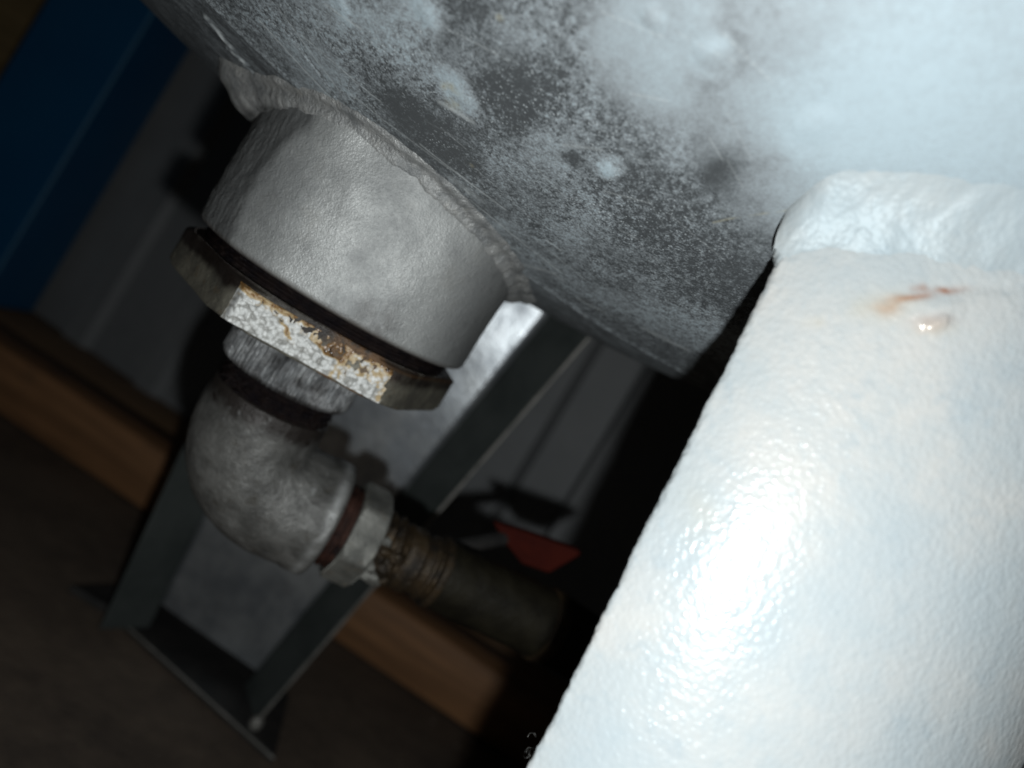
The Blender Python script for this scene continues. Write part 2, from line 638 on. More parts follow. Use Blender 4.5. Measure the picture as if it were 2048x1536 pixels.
# bare folded lip along the right flange
P = np.zeros((40, 8, 3))
for i, z in enumerate(np.linspace(0.0050, 0.245, 40)):
    c_ = post_pt("tr", z) + np.array([0.0006, -0.0002, 0])
    for j in range(8):
        a_ = 2 * math.pi * j / 8
        P[i, j] = c_ + np.array([math.cos(a_) * .0007, math.sin(a_) * .0007, 0]) * (1 + .25 * math.sin(i * 1.7))
grid("flange_lip", P, M_EDGE, gp, cv=True)
# black foot plate with a pale worn front edge
fa, fb = uvp(-460, -815, 0.320), uvp(-22, -902, 0.2893)
fl0 = uvp(-548, -817, 0.3195)
back = np.array([0.018, 0.060, 0])
loop = [fl0, fa, fb, fb + np.array([-.009, .045, 0]), fa + back + np.array([-.01, -.005, 0])]
loop = [np.array([p[0], p[1], 0.0006]) for p in loop]
prism("foot_plate", loop, 0.0032, (0, 0, 1), M_FOOT, gp, bevel=0.0004)
P = np.zeros((60, 8, 3))
for i in range(60):
    c_ = lerp(fa, fb, i / 59)
    c_ = np.array([c_[0], c_[1] - .0003, 0.0030])
    r_ = .0005 * (1 + .45 * float(perlin(np.array([i * .31, .5, .5]))))
    for j in range(8):
        a_ = 2 * math.pi * j / 8
        P[i, j] = c_ + np.array([0, math.cos(a_) * r_, math.sin(a_) * r_])
grid("worn_plate_edge", P, M_EDGE, gp, cv=True)
# weld blob where the lip meets the plate
th, ph = np.meshgrid(np.linspace(0, math.pi, 18), np.linspace(0, 2 * math.pi, 28), indexing="ij")
S = np.stack([np.sin(th) * np.cos(ph), np.sin(th) * np.sin(ph), np.cos(th)], -1)
wb = post_pt("tr", 0.0045)
P = wb + np.array([0.0008, -0.002, 0.001]) + S * np.array([.0026, .0026, .0034]) * (1 + .35 * fbm(S, 1.6, 3, seed=4))[..., None]
grid("weld_blob", P, M_EDGE, gp)

# ------------------------------------------------------------------ the tank (long rounded galvanised vessel)
L_, r_t, kk = 0.21, 0.17, 2.14
tv = np.array([-150.0, FPX, 155.0])
tv /= np.linalg.norm(tv)
hv = np.array([tv[0], tv[1], 0])
hv /= np.linalg.norm(hv)
sv = np.array([hv[1], -hv[0], 0])
zv = np.array([0, 0, 1.0])
mm = np.cross(tv, sv)
mm = mm if mm[2] < 0 else -mm
TC = L_ * tv - mm * r_t + np.array([0, 0, H])
AX = math.sqrt(kk * L_ * r_t)
TM = np.array([sv / AX, hv / r_t, zv / r_t])


def tank_hit(px, py):
    d = ray(px, py)
    o_ = TM @ (np.array([0, 0, H]) - TC)
    dd = TM @ d
    a, b, c = dd @ dd, 2 * o_ @ dd, o_ @ o_ - 1
    D = max(b * b - 4 * a * c, 0)
    return np.array([0, 0, H]) + d * ((-b - math.sqrt(D)) / (2 * a))


def tank_z(x, y):
    """height of the tank's underside above (x, y)"""
    q = np.array([x, y, 0]) - np.array([TC[0], TC[1], 0])
    k = 1 - (q @ sv / AX) ** 2 - (q @ hv / r_t) ** 2
    return TC[2] - r_t * math.sqrt(max(k, 0))


def tank_F(P):
    q = (np.asarray(P) - TC) @ TM.T
    return (q * q).sum(-1) - 1


def tank_uv(P):
    q = np.asarray(P) - TC
    return np.stack([q @ sv, np.arctan2(q @ zv, q @ hv) * r_t], -1)


tank = thing("galvanised_tank", (TC[0], TC[1], TC[2] - r_t), "mottled galvanised tank with welded drain coupling and silver corner leg", "tank")

# parameter arrays, dense where it faces the lens
b_ = np.concatenate([np.linspace(-math.pi / 2, -0.62, 20), np.linspace(-0.60, -.43, 40, endpoint=False), np.linspace(-0.43, 0.25, 800), np.linspace(0.27, .36, 20), np.linspace(0.40, math.pi / 2, 22)])
a_lo, a_hi = math.radians(-148), math.radians(-76)
a_ = np.concatenate([np.linspace(a_lo, a_hi, 780), np.linspace(a_hi + .03, a_lo + 2 * math.pi - .03, 90)])
Bm, Am = np.meshgrid(b_, a_, indexing="ij")
N = np.stack([np.sin(Bm), np.cos(Bm) * np.cos(Am), np.cos(Bm) * np.sin(Am)], -1)
S0 = TC + N[..., :1] * AX * sv + N[..., 1:2] * r_t * hv + N[..., 2:] * r_t * zv
nrm = N[..., :1] / AX * sv + N[..., 1:2] / r_t * hv + N[..., 2:] / r_t * zv
nrm /= np.linalg.norm(nrm, axis=-1, keepdims=True)
UV = tank_uv(S0)
UV3 = np.concatenate([UV, np.zeros_like(UV[..., :1])], -1)
warp = np.stack([fbm(UV3, 60, 3, seed=1), fbm(UV3, 60, 3, seed=9)], -1) * .004
UW = UV + warp


def spot(px, py, rpx, soft=0.5):
    """0..1 round stain centred on the photograph's point, radius in its pixels"""
    c0 = tank_hit(px, py)
    dpt = c0[1]
    rr = rpx / FPX * dpt
    d = np.linalg.norm(UW - tank_uv(c0), axis=-1)
    return 1 - sstep(rr * (1 - soft), rr * (1 + soft), d)


def ringm(px, py, rpx, wpx):
    c0 = tank_hit(px, py)
    rr, ww = rpx / FPX * c0[1], wpx / FPX * c0[1]
    d = np.linalg.norm(UV + warp * .25 - tank_uv(c0), axis=-1)
    return np.exp(-((d - rr) / ww) ** 2)


def seg(p0, p1, wpx, wob=0.12):
    a0, b0 = tank_uv(tank_hit(*p0)), tank_uv(tank_hit(*p1))
    ab = b0 - a0
    q = UV + warp * wob
    t_ = np.clip(((q - a0) @ ab) / (ab @ ab), 0, 1)
    d = np.linalg.norm(q - a0 - t_[..., None] * ab, axis=-1)
    ww = wpx / FPX * tank_hit(*p0)[1]
    return np.exp(-(d / ww) ** 2)


big = fbm(UV3, 42, 4, .6, seed=3)
med = fbm(UV3, 120, 4, .6, seed=7)
# direction of the streaks: along the seam
stk = fbm(UV3 * np.array([0.16, 1, 1]), 420, 3, .6, seed=21)
pale = 0.40 + 0.20 * big + 0.28 * sstep(-.05, .35, fbm(UV3, 34, 4, .55, seed=103)) - .12 + 0.16 * med
speck = 0.42 + 0.6 * fbm(UV3, 70, 3, seed=31)
for (x, y, r, v) in ((1290, 90, 112, .50), (1180, 60, 60, .15), (1620, 120, 300, .34), (1900, 80, 300, .42), (1480, 250, 80, .30),
                     (1330, 215, 60, .18), (1700, 260, 150, .3), (1780, 330, 260, .5), (2000, 200, 260, .4), (1620, 270, 60, .3), (900, 170, 30, .7), (928, 208, 32, .75), (690, 22, 22, .6), (845, 22, 30, .5), (1222, 347, 16, .7), (960, 105, 70, .15),
                     (845, 20, 50, .45), (1225, 345, 26, .6), (1100, 310, 70, .25), (1010, 340, 60, .22), (1380, 300, 60, .22),
                     (690, 20, 40, .35), (780, 90, 60, .2), (1440, 90, 24, .3), (1030, 60, 50, .18)):
    pale += v * spot(x, y, r, .55)
    if r > 70:
        speck -= .9 * spot(x, y, r * 1.05, .5)
for (x, y, r, v) in ((1450, 290, 85, .26), (1500, 350, 80, .2), (1050, 170, 85, .22), (920, 50, 80, .2), (1320, 45, 52, .30), (870, 290, 90, .25),
                     (1160, 320, 20, .4), (1290, 420, 100, .16), (760, 160, 90, .25), (1450, 560, 140, .12), (1000, 210, 60, .2), (1230, 560, 110, .08)):
    pale -= v * spot(x, y, r, .6)
for (x, y, r, v) in ((1660, 262, 60, .5), (1800, 235, 120, .5), (1960, 270, 150, .6), (1600, 285, 30, .35)):
    pale += v * spot(x, y, r, .8)
    speck -= v * spot(x, y, r, .8)
pale += .13 * ringm(1425, 118, 40, 16) - .12 * ringm(1425, 118, 62, 12) + .2 * spot(1425, 118, 26, .9) + .18 * ringm(1305, 38, 26, 9)
# the band below the seam: smoother, streaked, grazing shade painted in
band = sstep(0, 1, 0) * pale
q0, q1 = tank_uv(tank_hit(480, 60)), tank_uv(tank_hit(1190, 640))
qd = q1 - q0
qn = np.array([-qd[1], qd[0]]) / np.linalg.norm(qd)
cpt = tank_uv(tank_hit(1200, 300))
if (cpt - q0) @ qn < 0:
    qn = -qn
dist = (UV + warp * .3 - q0) @ qn
band = 1 - sstep(-.006, .0015, dist)
streak2 = fbm(UV @ np.stack([qd / np.linalg.norm(qd), qn], 1)[:, :] @ np.eye(2)[:, :2] @ np.array([[120., 0, 0], [0, 750., 0]]), 1.0, 4, .6, seed=24)
pale = pale * (1 - .6 * band) + band * (.10 + .55 * np.clip(streak2, -.15, 1) + .10 * med)
pale += (1 - band) * .16 * np.clip(streak2, -.5, 1) * sstep(.03, 0, dist)
speck = np.clip(speck * (1 - .75 * band), 0, 1)
scr = np.zeros_like(pale)
for (p0, p1, wd_, st) in (((520, 40), (700, 240), 2.0, .5), ((560, 20), (690, 200), 1.6, .35), ((600, 70), (760, 205), 1.5, .4), ((700, 190), (900, 340), 2, .35),
                          ((840, 290), (1010, 420), 2.2, .5), ((940, 400), (1120, 545), 2.2, .4), ((1060, 470), (1170, 560), 1.6, .25), ((820, 340), (860, 372), 5, .35),
                          ((1105, 548), (1125, 562), 4, .4), ((1160, 600), (1200, 622), 7, .3), ((1290, 660), (1370, 700), 8, .35), ((905, 360), (960, 400), 10, .25),
                          ((930, 380), (937, 388), 4, .7), ((1010, 520), (1110, 548), 5, .3), ((650, 10), (720, 60), 2, .4), ((1170, 230), (1290, 330), 1.2, .2),
                          ((880, 205), (945, 245), 5, .5), ((1090, 480), (1120, 500), 2.5, .35), ((1130, 290), (1205, 300), 3, .3)):
    scr = np.maximum(scr, 1.35 * st * seg(p0, p1, wd_ * 1.15) * np.clip(.75 + .9 * med, .25, 1.2))
# bright chipped seam at the far left
chip = seg((405, 30), (470, 100), 7, .6) + seg((455, 95), (500, 130), 5, .6) + .7 * seg((480, 120), (600, 215), 3.0, .5)
scr = np.maximum(scr, np.clip(chip, 0, 1) * np.clip(.35 + 2.2 * fbm(UV3, 500, 2, seed=44), 0, 1))
seamline = np.exp(-((dist + .0002) / .00035) ** 2) * np.clip(2.4 * fbm(UV3, 260, 3, .6, seed=71) - .1, 0, 1)
scr = np.maximum(scr, .5 * seamline)
for k in range(26):
    x0, y0 = RS.uniform(560, 1500), RS.uniform(20, 560)
    an, ln = math.radians(RS.choice([33, 38, 55, 20]) + RS.uniform(-9, 9)), RS.uniform(40, 150)
    scr = np.maximum(scr, RS.uniform(.12, .34) * seg((x0, y0), (x0 + ln * math.cos(an), y0 + ln * math.sin(an)), RS.uniform(1.2, 2.2), .1))
dk = seg((585, 70), (690, 225), 2.2, .1) + seg((570, 60), (660, 175), 2, .1)
pale -= .25 * dk
tan_ = .5 * spot(895, 175, 14) + .5 * spot(915, 205, 20, .8) + .4 * spot(995, 30, 9) + .35 * spot(935, 325, 6) + .45 * seg((1430, 445), (1570, 420), 2.2, .3)
tan_ = tan_ * np.clip(.5 + 2 * fbm(UV3, 400, 2, seed=50), 0, 1)
disp = .00012 * fbm(UV3, 90, 3, seed=61) + .00010 * fbm(UV3, 420, 2, seed=63) * (1 - .6 * band) * (.2 + .8 * speck) + .0006 * fbm(UV3, 18, 2, seed=65)
for (x, y, r) in ((1425, 118, 24), (1222, 347, 14), (925, 205, 22), (690, 22, 16), (850, 25, 22), (1305, 38, 20), (1640, 255, 30)):
    disp += .00024 * spot(x, y, r, .9)
disp += .0005 * np.clip(chip, 0, 1) - .00025 * np.clip(dk, 0, 1) + .0005 * np.exp(-((dist + .0005) / .0012) ** 2)
pale = .98 * (1 - np.exp(-1.15 * np.clip(pale, 0, 3))) + .10 * fbm(UV3, 30, 4, .6, seed=81) * (1 - band)
shell = grid("shell", S0 + nrm * disp[..., None], M_TANK, tank, cv=True, flip=False,
             attrs={"pale": np.clip(pale, 0, 1), "speck": speck, "scratch": np.clip(scr, 0, 1), "tan": np.clip(tan_, 0, 1)})

# ------------------------------------------------------------------ drain axis
AXY = np.array([-0.0466, 0.18])
EC = -AXY / np.linalg.norm(AXY)
ER = np.array([-EC[1], EC[0]])


def ring_pts(phi, r, z):
    """points about the drain axis: phi = 0 faces the lens, positive to the right"""
    x = AXY[0] + r * (np.cos(phi) * EC[0] + np.sin(phi) * ER[0])
    y = AXY[1] + r * (np.cos(phi) * EC[1] + np.sin(phi) * ER[1])
    return np.stack([x, y, z + H + 0 * x], -1)


def lathe(prof, n, rfun=None):
    """prof: (r, z) list; rfun(phi, r, z) -> r"""
    phi = np.linspace(-math.pi, math.pi, n, endpoint=False)
    PH, K = np.meshgrid(phi, np.arange(len(prof)), indexing="ij")
    pr = np.array(prof)
    R, Z = pr[K, 0], pr[K, 1]
    if rfun is not None:
        R = rfun(PH, R, Z)
    return ring_pts(PH, R, Z), PH, R, Z


def dens(pts, step):
    """resample a profile polyline"""
    out = [pts[0]]
    for p, q in zip(pts[:-1], pts[1:]):
        l = math.hypot(q[0] - p[0], q[1] - p[1])
        k = max(1, int(l / step))
        for i in range(1, k + 1):
            out.append((lerp(p[0], q[0], i / k), lerp(p[1], q[1], i / k)))
    return out


# ---- coupling welded under the tank
RC = 0.0348
coup_prof = dens([(RC - .006, .034), (RC, .033), (RC, -.0018), (RC - .0004, -.0027), (RC - .0016, -.0032), (RC - .006, -.0032)], .0004)
P, PH, R, Z = lathe(coup_prof, 560)
edge = math.radians(-40) - .10 * np.sin((Z + .004) * 130) + .05 * fbm(P, 150, 2, seed=2)
left = 1 - sstep(-.14, .07, PH - edge)
left *= sstep(-2.2, -2.0, PH)
ridge = np.exp(-((PH - edge) / .05) ** 2)
pv = np.stack([PH * RC * 1400, Z * 160, 0 * Z], -1)
streak = fbm(pv, 1.0, 3, .6, seed=5)
dr = -.0007 * left + .00012 * ridge + .00015 * fbm(P, 190, 4, .6, seed=8) + .00006 * fbm(P, 700, 3, .6, seed=18) + .00030 * left * streak + .0008 * fbm(P, 45, 2, seed=12) + .00035 * left * fbm(P, 330, 3, .6, seed=26)
out = ring_pts(PH, np.ones_like(PH), 0 * Z) - ring_pts(PH, np.zeros_like(PH), 0 * Z)
P = P + out * dr[..., None]
darkm = np.clip(left * (.55 + .6 * streak), 0, 1)
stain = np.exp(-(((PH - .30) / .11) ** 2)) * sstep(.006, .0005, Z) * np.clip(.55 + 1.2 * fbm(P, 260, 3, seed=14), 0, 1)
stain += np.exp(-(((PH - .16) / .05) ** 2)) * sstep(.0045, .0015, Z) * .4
rim = sstep(-.0016, -.0034, Z)
coup = grid("coupling", P, M_COUP, tank, cu=True, attrs={"dark": np.clip(darkm * 1.25 + .35 * np.clip(fbm(P, 330, 3, .65, seed=22) - .1, 0, 1) + .3 * sstep(-.25, -.75, PH) + .8 * sstep(.05, 1.0, PH) + .35 * sstep(-.5, .4, fbm(P, 80, 3, seed=20)) * sstep(.3, -.4, PH) + .8 * stain, 0, 1), "dirt": np.clip(rim * .75, 0, 1),  # dark towards the right: the cylinder's shading painted in, beside stains
            "rust": np.clip(.25 * rim + .10 * stain, 0, 1), "wear_highlight": np.clip(.3 * ridge * streak, 0, 1)})

# weld bead round the coupling's top, with a lump at its left end
nph = 620
phi = np.linspace(-math.pi, math.pi, nph, endpoint=False)
nr, nb = 22, 6
W = np.zeros((nph, nr + nb, 3))
hi = np.zeros((nph, nr + nb))
for i, p in enumerate(phi):
    lump = math.exp(-((p + 1.50) / .24) ** 2)
    lump2 = math.exp(-((p - 1.55) / .20) ** 2)
    ang = np.array([math.cos(p) * 3, math.sin(p) * 3, 0.3])
    na, nb_ = float(fbm(ang, 1.5, 4, seed=3)), float(fbm(ang, 2.6, 4, seed=13))
    ro = RC + .0052 + .0014 * na + .0075 * lump + .003 * lump2
    c3 = ring_pts(np.array(p), np.array(ro), np.array(0.0))
    zo = tank_z(c3[0], c3[1]) - H + .0006
    c4 = ring_pts(np.array(p), np.array(RC), np.array(0.0))
    zi = tank_z(c4[0], c4[1]) - H - .0042 - .0010 * nb_ - .0010 * lump
    A2, B2 = np.array([RC - .0004, zi]), np.array([ro, zo])
    C2 = np.array([RC + .0012, zo - .0014 - .0006 * na]) + np.array([.0065, -.0060]) * lump + np.array([.002, -.0014]) * lump2
    for j in range(nr):
        q = j / (nr - 1)
        pt = (1 - q) ** 2 * A2 + 2 * q * (1 - q) * C2 + q * q * B2
        bul = (.0007 + .0006 * nb_) * math.exp(-((q - .33) / .16) ** 2) + (.0006 + .0005 * na) * math.exp(-((q - .72) / .13) ** 2)
        pt = pt + np.array([.75, -.66]) * bul
        W[i, j] = ring_pts(np.array(p), np.array(pt[0]), np.array(pt[1]))
        hi[i, j] = bul
    for j in range(nb):
        q = (j + 1) / (nb + 1)
        pt = B2 * (1 - q) + A2 * q + np.array([-.003, .003]) * math.sin(q * math.pi)
        W[i, nr + j] = ring_pts(np.array(p), np.array(pt[0]), np.array(pt[1]))
dW = fbm(W, 170, 5, .6, seed=17)
dW2 = fbm(W, 520, 3, .6, seed=47)
W[..., 2] -= .0005 * dW + .00016 * dW2
W += (.00045 * dW)[..., None] * np.array([EC[0], EC[1], 0])
qq = np.concatenate([np.linspace(0, 1, nr), np.ones(nb)])[None, :] + 0 * dW
groove = np.exp(-((qq - .07) / .07) ** 2) * np.clip(.6 + dW * 1.5, 0, 1) + .55 * np.exp(-((qq - .52) / .08) ** 2) * np.clip(.3 + 2 * dW, 0, 1)
grid("weld_bead", W, M_WELD, coup, cu=True, cv=True, attrs={"dark": np.clip(groove, 0, .95), "wear_highlight": np.clip(1.5 * dW2 - .3, 0, .5) * (hi > .0006), "dirt": np.clip(.5 * (fbm(W, 90, 3, seed=49) - .2), 0, .5)})

# ---- hex bushing screwed into the coupling
hb = thing("hex_bushing", (AXY[0], AXY[1], H - .0285), "stained hexagonal bushing with blistered white paint under the tank coupling", "bushing")
AP, PHC = 0.0323, math.radians(3)


def hexr(PH, R, Z):
    m = np.mod(PH - PHC + math.pi / 6, math.pi / 3) - math.pi / 6
    hx = AP / np.cos(m)
    k = .0026
    cap = .0356
    hx = cap - np.log1p(np.exp(np.clip((cap - hx) / k * 4, -40, 40))) * k / 4 + 0 * Z
    hx = np.minimum(hx, AP / np.cos(m))
    cham_t = .0336 + np.maximum(-.0062 - Z, 0) * 2.0
    cham_b = .0345 + np.maximum(Z + .0153, 0) * 2.4
    body = np.minimum(np.minimum(hx, cham_t), cham_b)
    return np.minimum(body, R)


nut_prof = dens([(.012, -.0062), (.028, -.0062), (.040, -.0062), (.040, -.0153), (.012, -.0153)], .0004)
P, PH, R, Z = lathe(nut_prof, 720, hexr)
dirt_top = sstep(-.0106, -.0084, Z + .0012 * fbm(P, 130, 3, seed=123)) * (.9 + .5 * fbm(P, 300, 3, seed=23))
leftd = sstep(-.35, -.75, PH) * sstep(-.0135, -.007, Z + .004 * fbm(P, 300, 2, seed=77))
d_ = .00022 * fbm(P, 240, 4, .6, seed=25)
P = P + (ring_pts(PH, np.ones_like(PH), 0 * Z) - ring_pts(PH, np.zeros_like(PH), 0 * Z)) * d_[..., None]
gold = np.exp(-((Z + .0070) / .0003) ** 2) * sstep(.1, .35, PH) * .8
mid_rust = sstep(.02, .2, PH) * sstep(.6, .35, PH) * np.clip(.45 + 2.4 * fbm(P, 330, 4, .65, seed=27), 0, 1)
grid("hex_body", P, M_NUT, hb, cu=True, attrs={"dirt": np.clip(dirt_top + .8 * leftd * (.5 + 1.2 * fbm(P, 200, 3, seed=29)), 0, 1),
     "rust": np.clip(gold * .6 + mid_rust, 0, 1)})
# dark thread showing in the gap above the hexagon
tp = dens([(.012, -.0035), (.0318, -.0030), (.0306, -.0040), (.0316, -.0048), (.0306, -.0056), (.0312, -.0062), (.012, -.0062)], .0003)
P, PH, R, Z = lathe(tp, 520)
P = P + (ring_pts(PH, np.ones_like(PH), 0 * Z) - ring_pts(PH, np.zeros_like(PH), 0 * Z)) * (.0005 * fbm(P, 500, 3, seed=33))[..., None]
grid("thread", P, M_THREAD, hb, cu=True)

# blistered white paint on the front flat
fc = EC * math.cos(PHC) + ER * math.sin(PHC)
ft = -EC * math.sin(PHC) + ER * math.cos(PHC)
side = AP * math.tan(math.pi / 6) * .985


A_, Zg = np.meshgrid(np.linspace(-side * .995, side * .995, 420), np.linspace(-.0152, -.0070, 120), indexing="ij")
Q = np.stack([A_, Zg, 0 * A_ + 3.0], -1)
t_ = (A_ / side + 1) / 2
z_ = (Zg + .0152) / .0082
n1_, n2_, n3_ = fbm(Q, 330, 4, .6, seed=3), fbm(Q, 190, 3, .6, seed=14), fbm(Q, 620, 3, .6, seed=25)
tw, zw = t_ + .035 * n1_, z_ + .16 * n2_
white = np.minimum(np.minimum(.60 + .10 * (1 - zw) - tw, tw - .0) * 7, np.minimum(.74 - zw - .45 * np.clip(tw - .16, 0, 1), zw + .06) * 4)
white2 = np.minimum(np.minimum(.93 - tw, tw - .70) * 8, (.42 - zw) * 4)
white = np.clip(np.maximum(white, white2) + .12 * n1_, -1, 1)
streak = np.exp(-(((tw - (.20 + .28 * (1 - zw))) / .030) ** 2)) * sstep(.25, .5, zw) * sstep(1.0, .8, zw)
streak += .8 * np.exp(-((tw - .655) / .022) ** 2) * sstep(.65, .3, zw)
blackz = np.clip(sstep(.47, .55, tw) * sstep(.74, .64, tw) * sstep(.38, .52, zw) + sstep(.80, .93, zw), 0, 1)
rust = .50 + .22 * n1_ + .28 * n3_
rust = np.where(tw < .45, rust - .14, rust)
rust = rust + .42 * blackz
rust = rust * (1 - sstep(-.05, .22, white)) + .75 * streak * sstep(-.05, .25, white)
wq = np.stack([fbm(Q, 500, 2, seed=24), fbm(Q, 500, 2, seed=34), 0 * A_], -1) * .0005
cell, cell2 = worley(Q + wq, 1000, seed=3), worley(Q, 560, seed=8)
bub = np.clip(1 - cell * 1.08, 0, 1) ** .6
rust = np.clip(rust - .30 * bub * (rust > .3), 0, 1)
gone = sstep(.86, .99, tw) * .8 + sstep(-.1, -.4, white) * (.35 - .5 * n2_)
hgt = .00012 + (.00075 * bub * np.clip(.8 + .8 * n2_, .1, 1.5) + .0004 * np.clip(1 - cell2 * 1.2, 0, 1)) * (1 - .75 * np.clip(gone, 0, 1)) + .00035 * sstep(-.1, .3, white) + .0003 * n1_
rim_ = np.minimum(np.minimum(t_, 1 - t_) * 12, np.minimum(z_, 1 - z_) * 7)
hgt = hgt * sstep(0, .5, rim_) - .0006 * (1 - sstep(0, .35, rim_))
base = AP - .0004 - np.maximum(np.abs(A_) - side * .90, 0) * .55
PC = np.zeros(A_.shape + (3,))
PC[..., 0] = AXY[0] + fc[0] * (base + hgt) + ft[0] * A_
PC[..., 1] = AXY[1] + fc[1] * (base + hgt) + ft[1] * A_
PC[..., 2] = Zg + H
keepm = (gone < .78) & (rim_ > .02)
grid("paint_crust", PC, M_CRUST, hb, attrs={"rust": rust, "crev": cell}, keep=keepm, flip=True)

# ribbed collar under the hexagon
ring_prof = dens([(.010, -.0138), (.0157, -.0138), (.0166, -.0142), (.0166, -.0262), (.0160, -.0272), (.010, -.0276)], .0003)


def ribs(PH, R, Z):
    n_ = fbm(np.stack([np.cos(PH) * 30, np.sin(PH) * 30, Z * 200], -1), 1.0, 2, seed=6)
    tooth = .5 + .5 * np.sin(PH * 84 + 3.5 * n_)
    return R - np.where(R > .0145,   .00062 * tooth ** 1.5 * (1 + 1.1 * n_), 0)


P, PH, R, Z = lathe(ring_prof, 1000, ribs)
grid("ribbed_collar", P, M_RING, hb, cu=True, attrs={"dirt": np.clip(.25 + 1.2 * fbm(P, 260, 3, seed=71) + .5 * sstep(-.0255, -.0275, Z), 0, .8)})

# ---- elbow
el = thing("pipe_elbow", (AXY[0], AXY[1], H - .0690), "worn galvanised ninety degree pipe elbow hanging below the hexagonal bushing", "elbow")
PSI = math.radians(18)
OD = np.array([math.cos(PSI), math.sin(PSI), 0])
ON = np.array([-math.sin(PSI), math.cos(PSI), 0])
ZE, RB = -.0546, .0150
C0 = np.array([AXY[0], AXY[1], H])


def epath(s):
    """s: metres along the centre line from the elbow's inlet"""
    l1 = -.0325 - (ZE + RB)
    la = RB * math.pi / 2
    if s <= l1:
        return C0 + np.array([0, 0, -.0325 - s]), OD, np.array([0, 0, -1.0])
    if s <= l1 + la:
        q = (s - l1) / RB
        cc = C0 + OD * RB + np.array([0, 0, ZE + RB])
        p = cc + (-OD * math.cos(q) + np.array([0, 0, -1.0]) * math.sin(q)) * RB
        tan = OD * math.sin(q) + np.array([0, 0, -1.0]) * math.cos(q)
        nn = OD * math.cos(q) + np.array([0, 0, 1.0]) * math.sin(q)
        return p, nn, tan
    d = RB + s - l1 - la
    return C0 + OD * d + np.array([0, 0, ZE]), np.array([0, 0, 1.0]), OD


def sweep(path, prof, n=180, rmod=None):
    P = np.zeros((len(prof), n, 3))
    for i, (s, r) in enumerate(prof):
        p, nn, tan = path(s)
        bb = np.cross(tan, nn)
        q = np.linspace(0, 2 * math.pi, n, endpoint=False)
        P[i] = p + r * (np.cos(q)[:, None] * nn + np.sin(q)[:, None] * bb)
    return P


l1 = -.0325 - (ZE + RB)
la = RB * math.pi / 2
Ltot = l1 + la + (.0268 - RB)
ep = dens([(.0008, .0118), (.0, .0136), (.0004, .0146), (.0022, .0147), (.006, .0149), (l1 + la * .5, .0152), (l1 + la, .0150), (Ltot - .0062, .0149), (Ltot - .0048, .0152), (Ltot - .0008, .0152), (Ltot, .0146), (Ltot - .0004, .0115)], .0003)
P = sweep(epath, ep, 260)
cen = np.array([epath(s)[0] for s, r in ep])[:, None, :]
nrm_ = (P - cen) / np.linalg.norm(P - cen, axis=-1, keepdims=True)
ed = fbm(P, 130, 4, .6, seed=35)
P = P + nrm_ * (.00016 * ed + .00008 * fbm(P, 600, 3, seed=36) + .00018 * fbm(P, 330, 4, .65, seed=38) - .0005 * np.clip(fbm(P, 420, 2, seed=37) - .22, 0, 1))[..., None]
sarr = np.array([s for s, r in ep])[:, None] + 0 * ed
inlet_dirt = sstep(.0062, .0020, sarr + .003 * fbm(P, 220, 3, seed=39))
pits = np.clip(3 * (fbm(P, 300, 3, seed=41) - .34), 0, 1)
toward = nrm_[..., 1]
grid("elbow_body", P, M_ELBOW, el, cv=True, flip=True, attrs={"dirt": np.clip(inlet_dirt * .9 + pits * .8, 0, 1), "wear_highlight": np.clip(1.5 * fbm(P, 330, 3, seed=43) - .6, 0, .3)
     + .45 * np.exp(-((sarr - (Ltot - .0022)) / .0012) ** 2) * np.clip(.5 + fbm(P, 200, 2, seed=45), 0, 1)})  # pale line round the outlet rim is a painted highlight
# greasy thread between ribbed collar and elbow
tp = dens([(.006, -.0265), (.0139, -.0268), (.0131, -.0278), (.0141, -.0288), (.0132, -.0298), (.0142, -.0308), (.0133, -.0318), (.0142, -.0328), (.006, -.0340)], .0003)
P, PH, R, Z = lathe(tp, 260)
P = P + (ring_pts(PH, np.ones_like(PH), 0 * Z) - ring_pts(PH, np.zeros_like(PH), 0 * Z)) * (.0020 * fbm(P, 330, 4, .65, seed=47))[..., None]
grid("nipple_thread", P, M_THREAD, el, cu=True)


# ---- hose valve on the elbow's outlet
def opath(s):
    s = s - .0019
    return C0 + OD * s + np.array([0, 0, ZE]), np.array([0, 0, 1.0]), OD


hvv = thing("hose_valve", tuple(opath(.04)[0]), "grimy brass hose valve with pale hex nut and red lever on the elbow outlet", "valve")


def onut(name, s0, s1, ap, rot, mat, cap=1.13, attrs=True):
    pf = dens([(s0, .005), (s0, ap * 1.2), (s1, ap * 1.2), (s1, .005)], .0004)
    n = 240
    P = np.zeros((len(pf), n, 3))
    q = np.linspace(0, 2 * math.pi, n, endpoint=False)
    m = np.mod(q - rot + math.pi / 6, math.pi / 3) - math.pi / 6
    for i, (s, r) in enumerate(pf):
        ch = ap * 1.03 + min(s - s0, s1 - s) * 1.8
        rr = np.minimum(np.minimum(np.minimum(ap / np.cos(m), ap * cap), ch), r)
        p, nn, tan = opath(s)
        bb = np.cross(tan, nn)
        P[i] = p + rr[:, None] * (np.cos(q)[:, None] * nn + np.sin(q)[:, None] * bb)
    cc = np.array([opath(s)[0] for s, r in pf])[:, None]
    dn = (P - cc)
    dd = fbm(P, 220, 4, .6, seed=51)
    P = P + dn / (np.linalg.norm(dn, axis=-1, keepdims=True) + 1e-9) * (.00025 * dd)[..., None]
    return grid(name, P, mat, hvv, cv=True, flip=True, attrs={"rust": np.clip(1.3 * fbm(P, 260, 3, seed=53) - .35, 0, .8), "dirt": np.clip(1.4 * fbm(P, 170, 3, seed=55) - .4, 0, .7)})


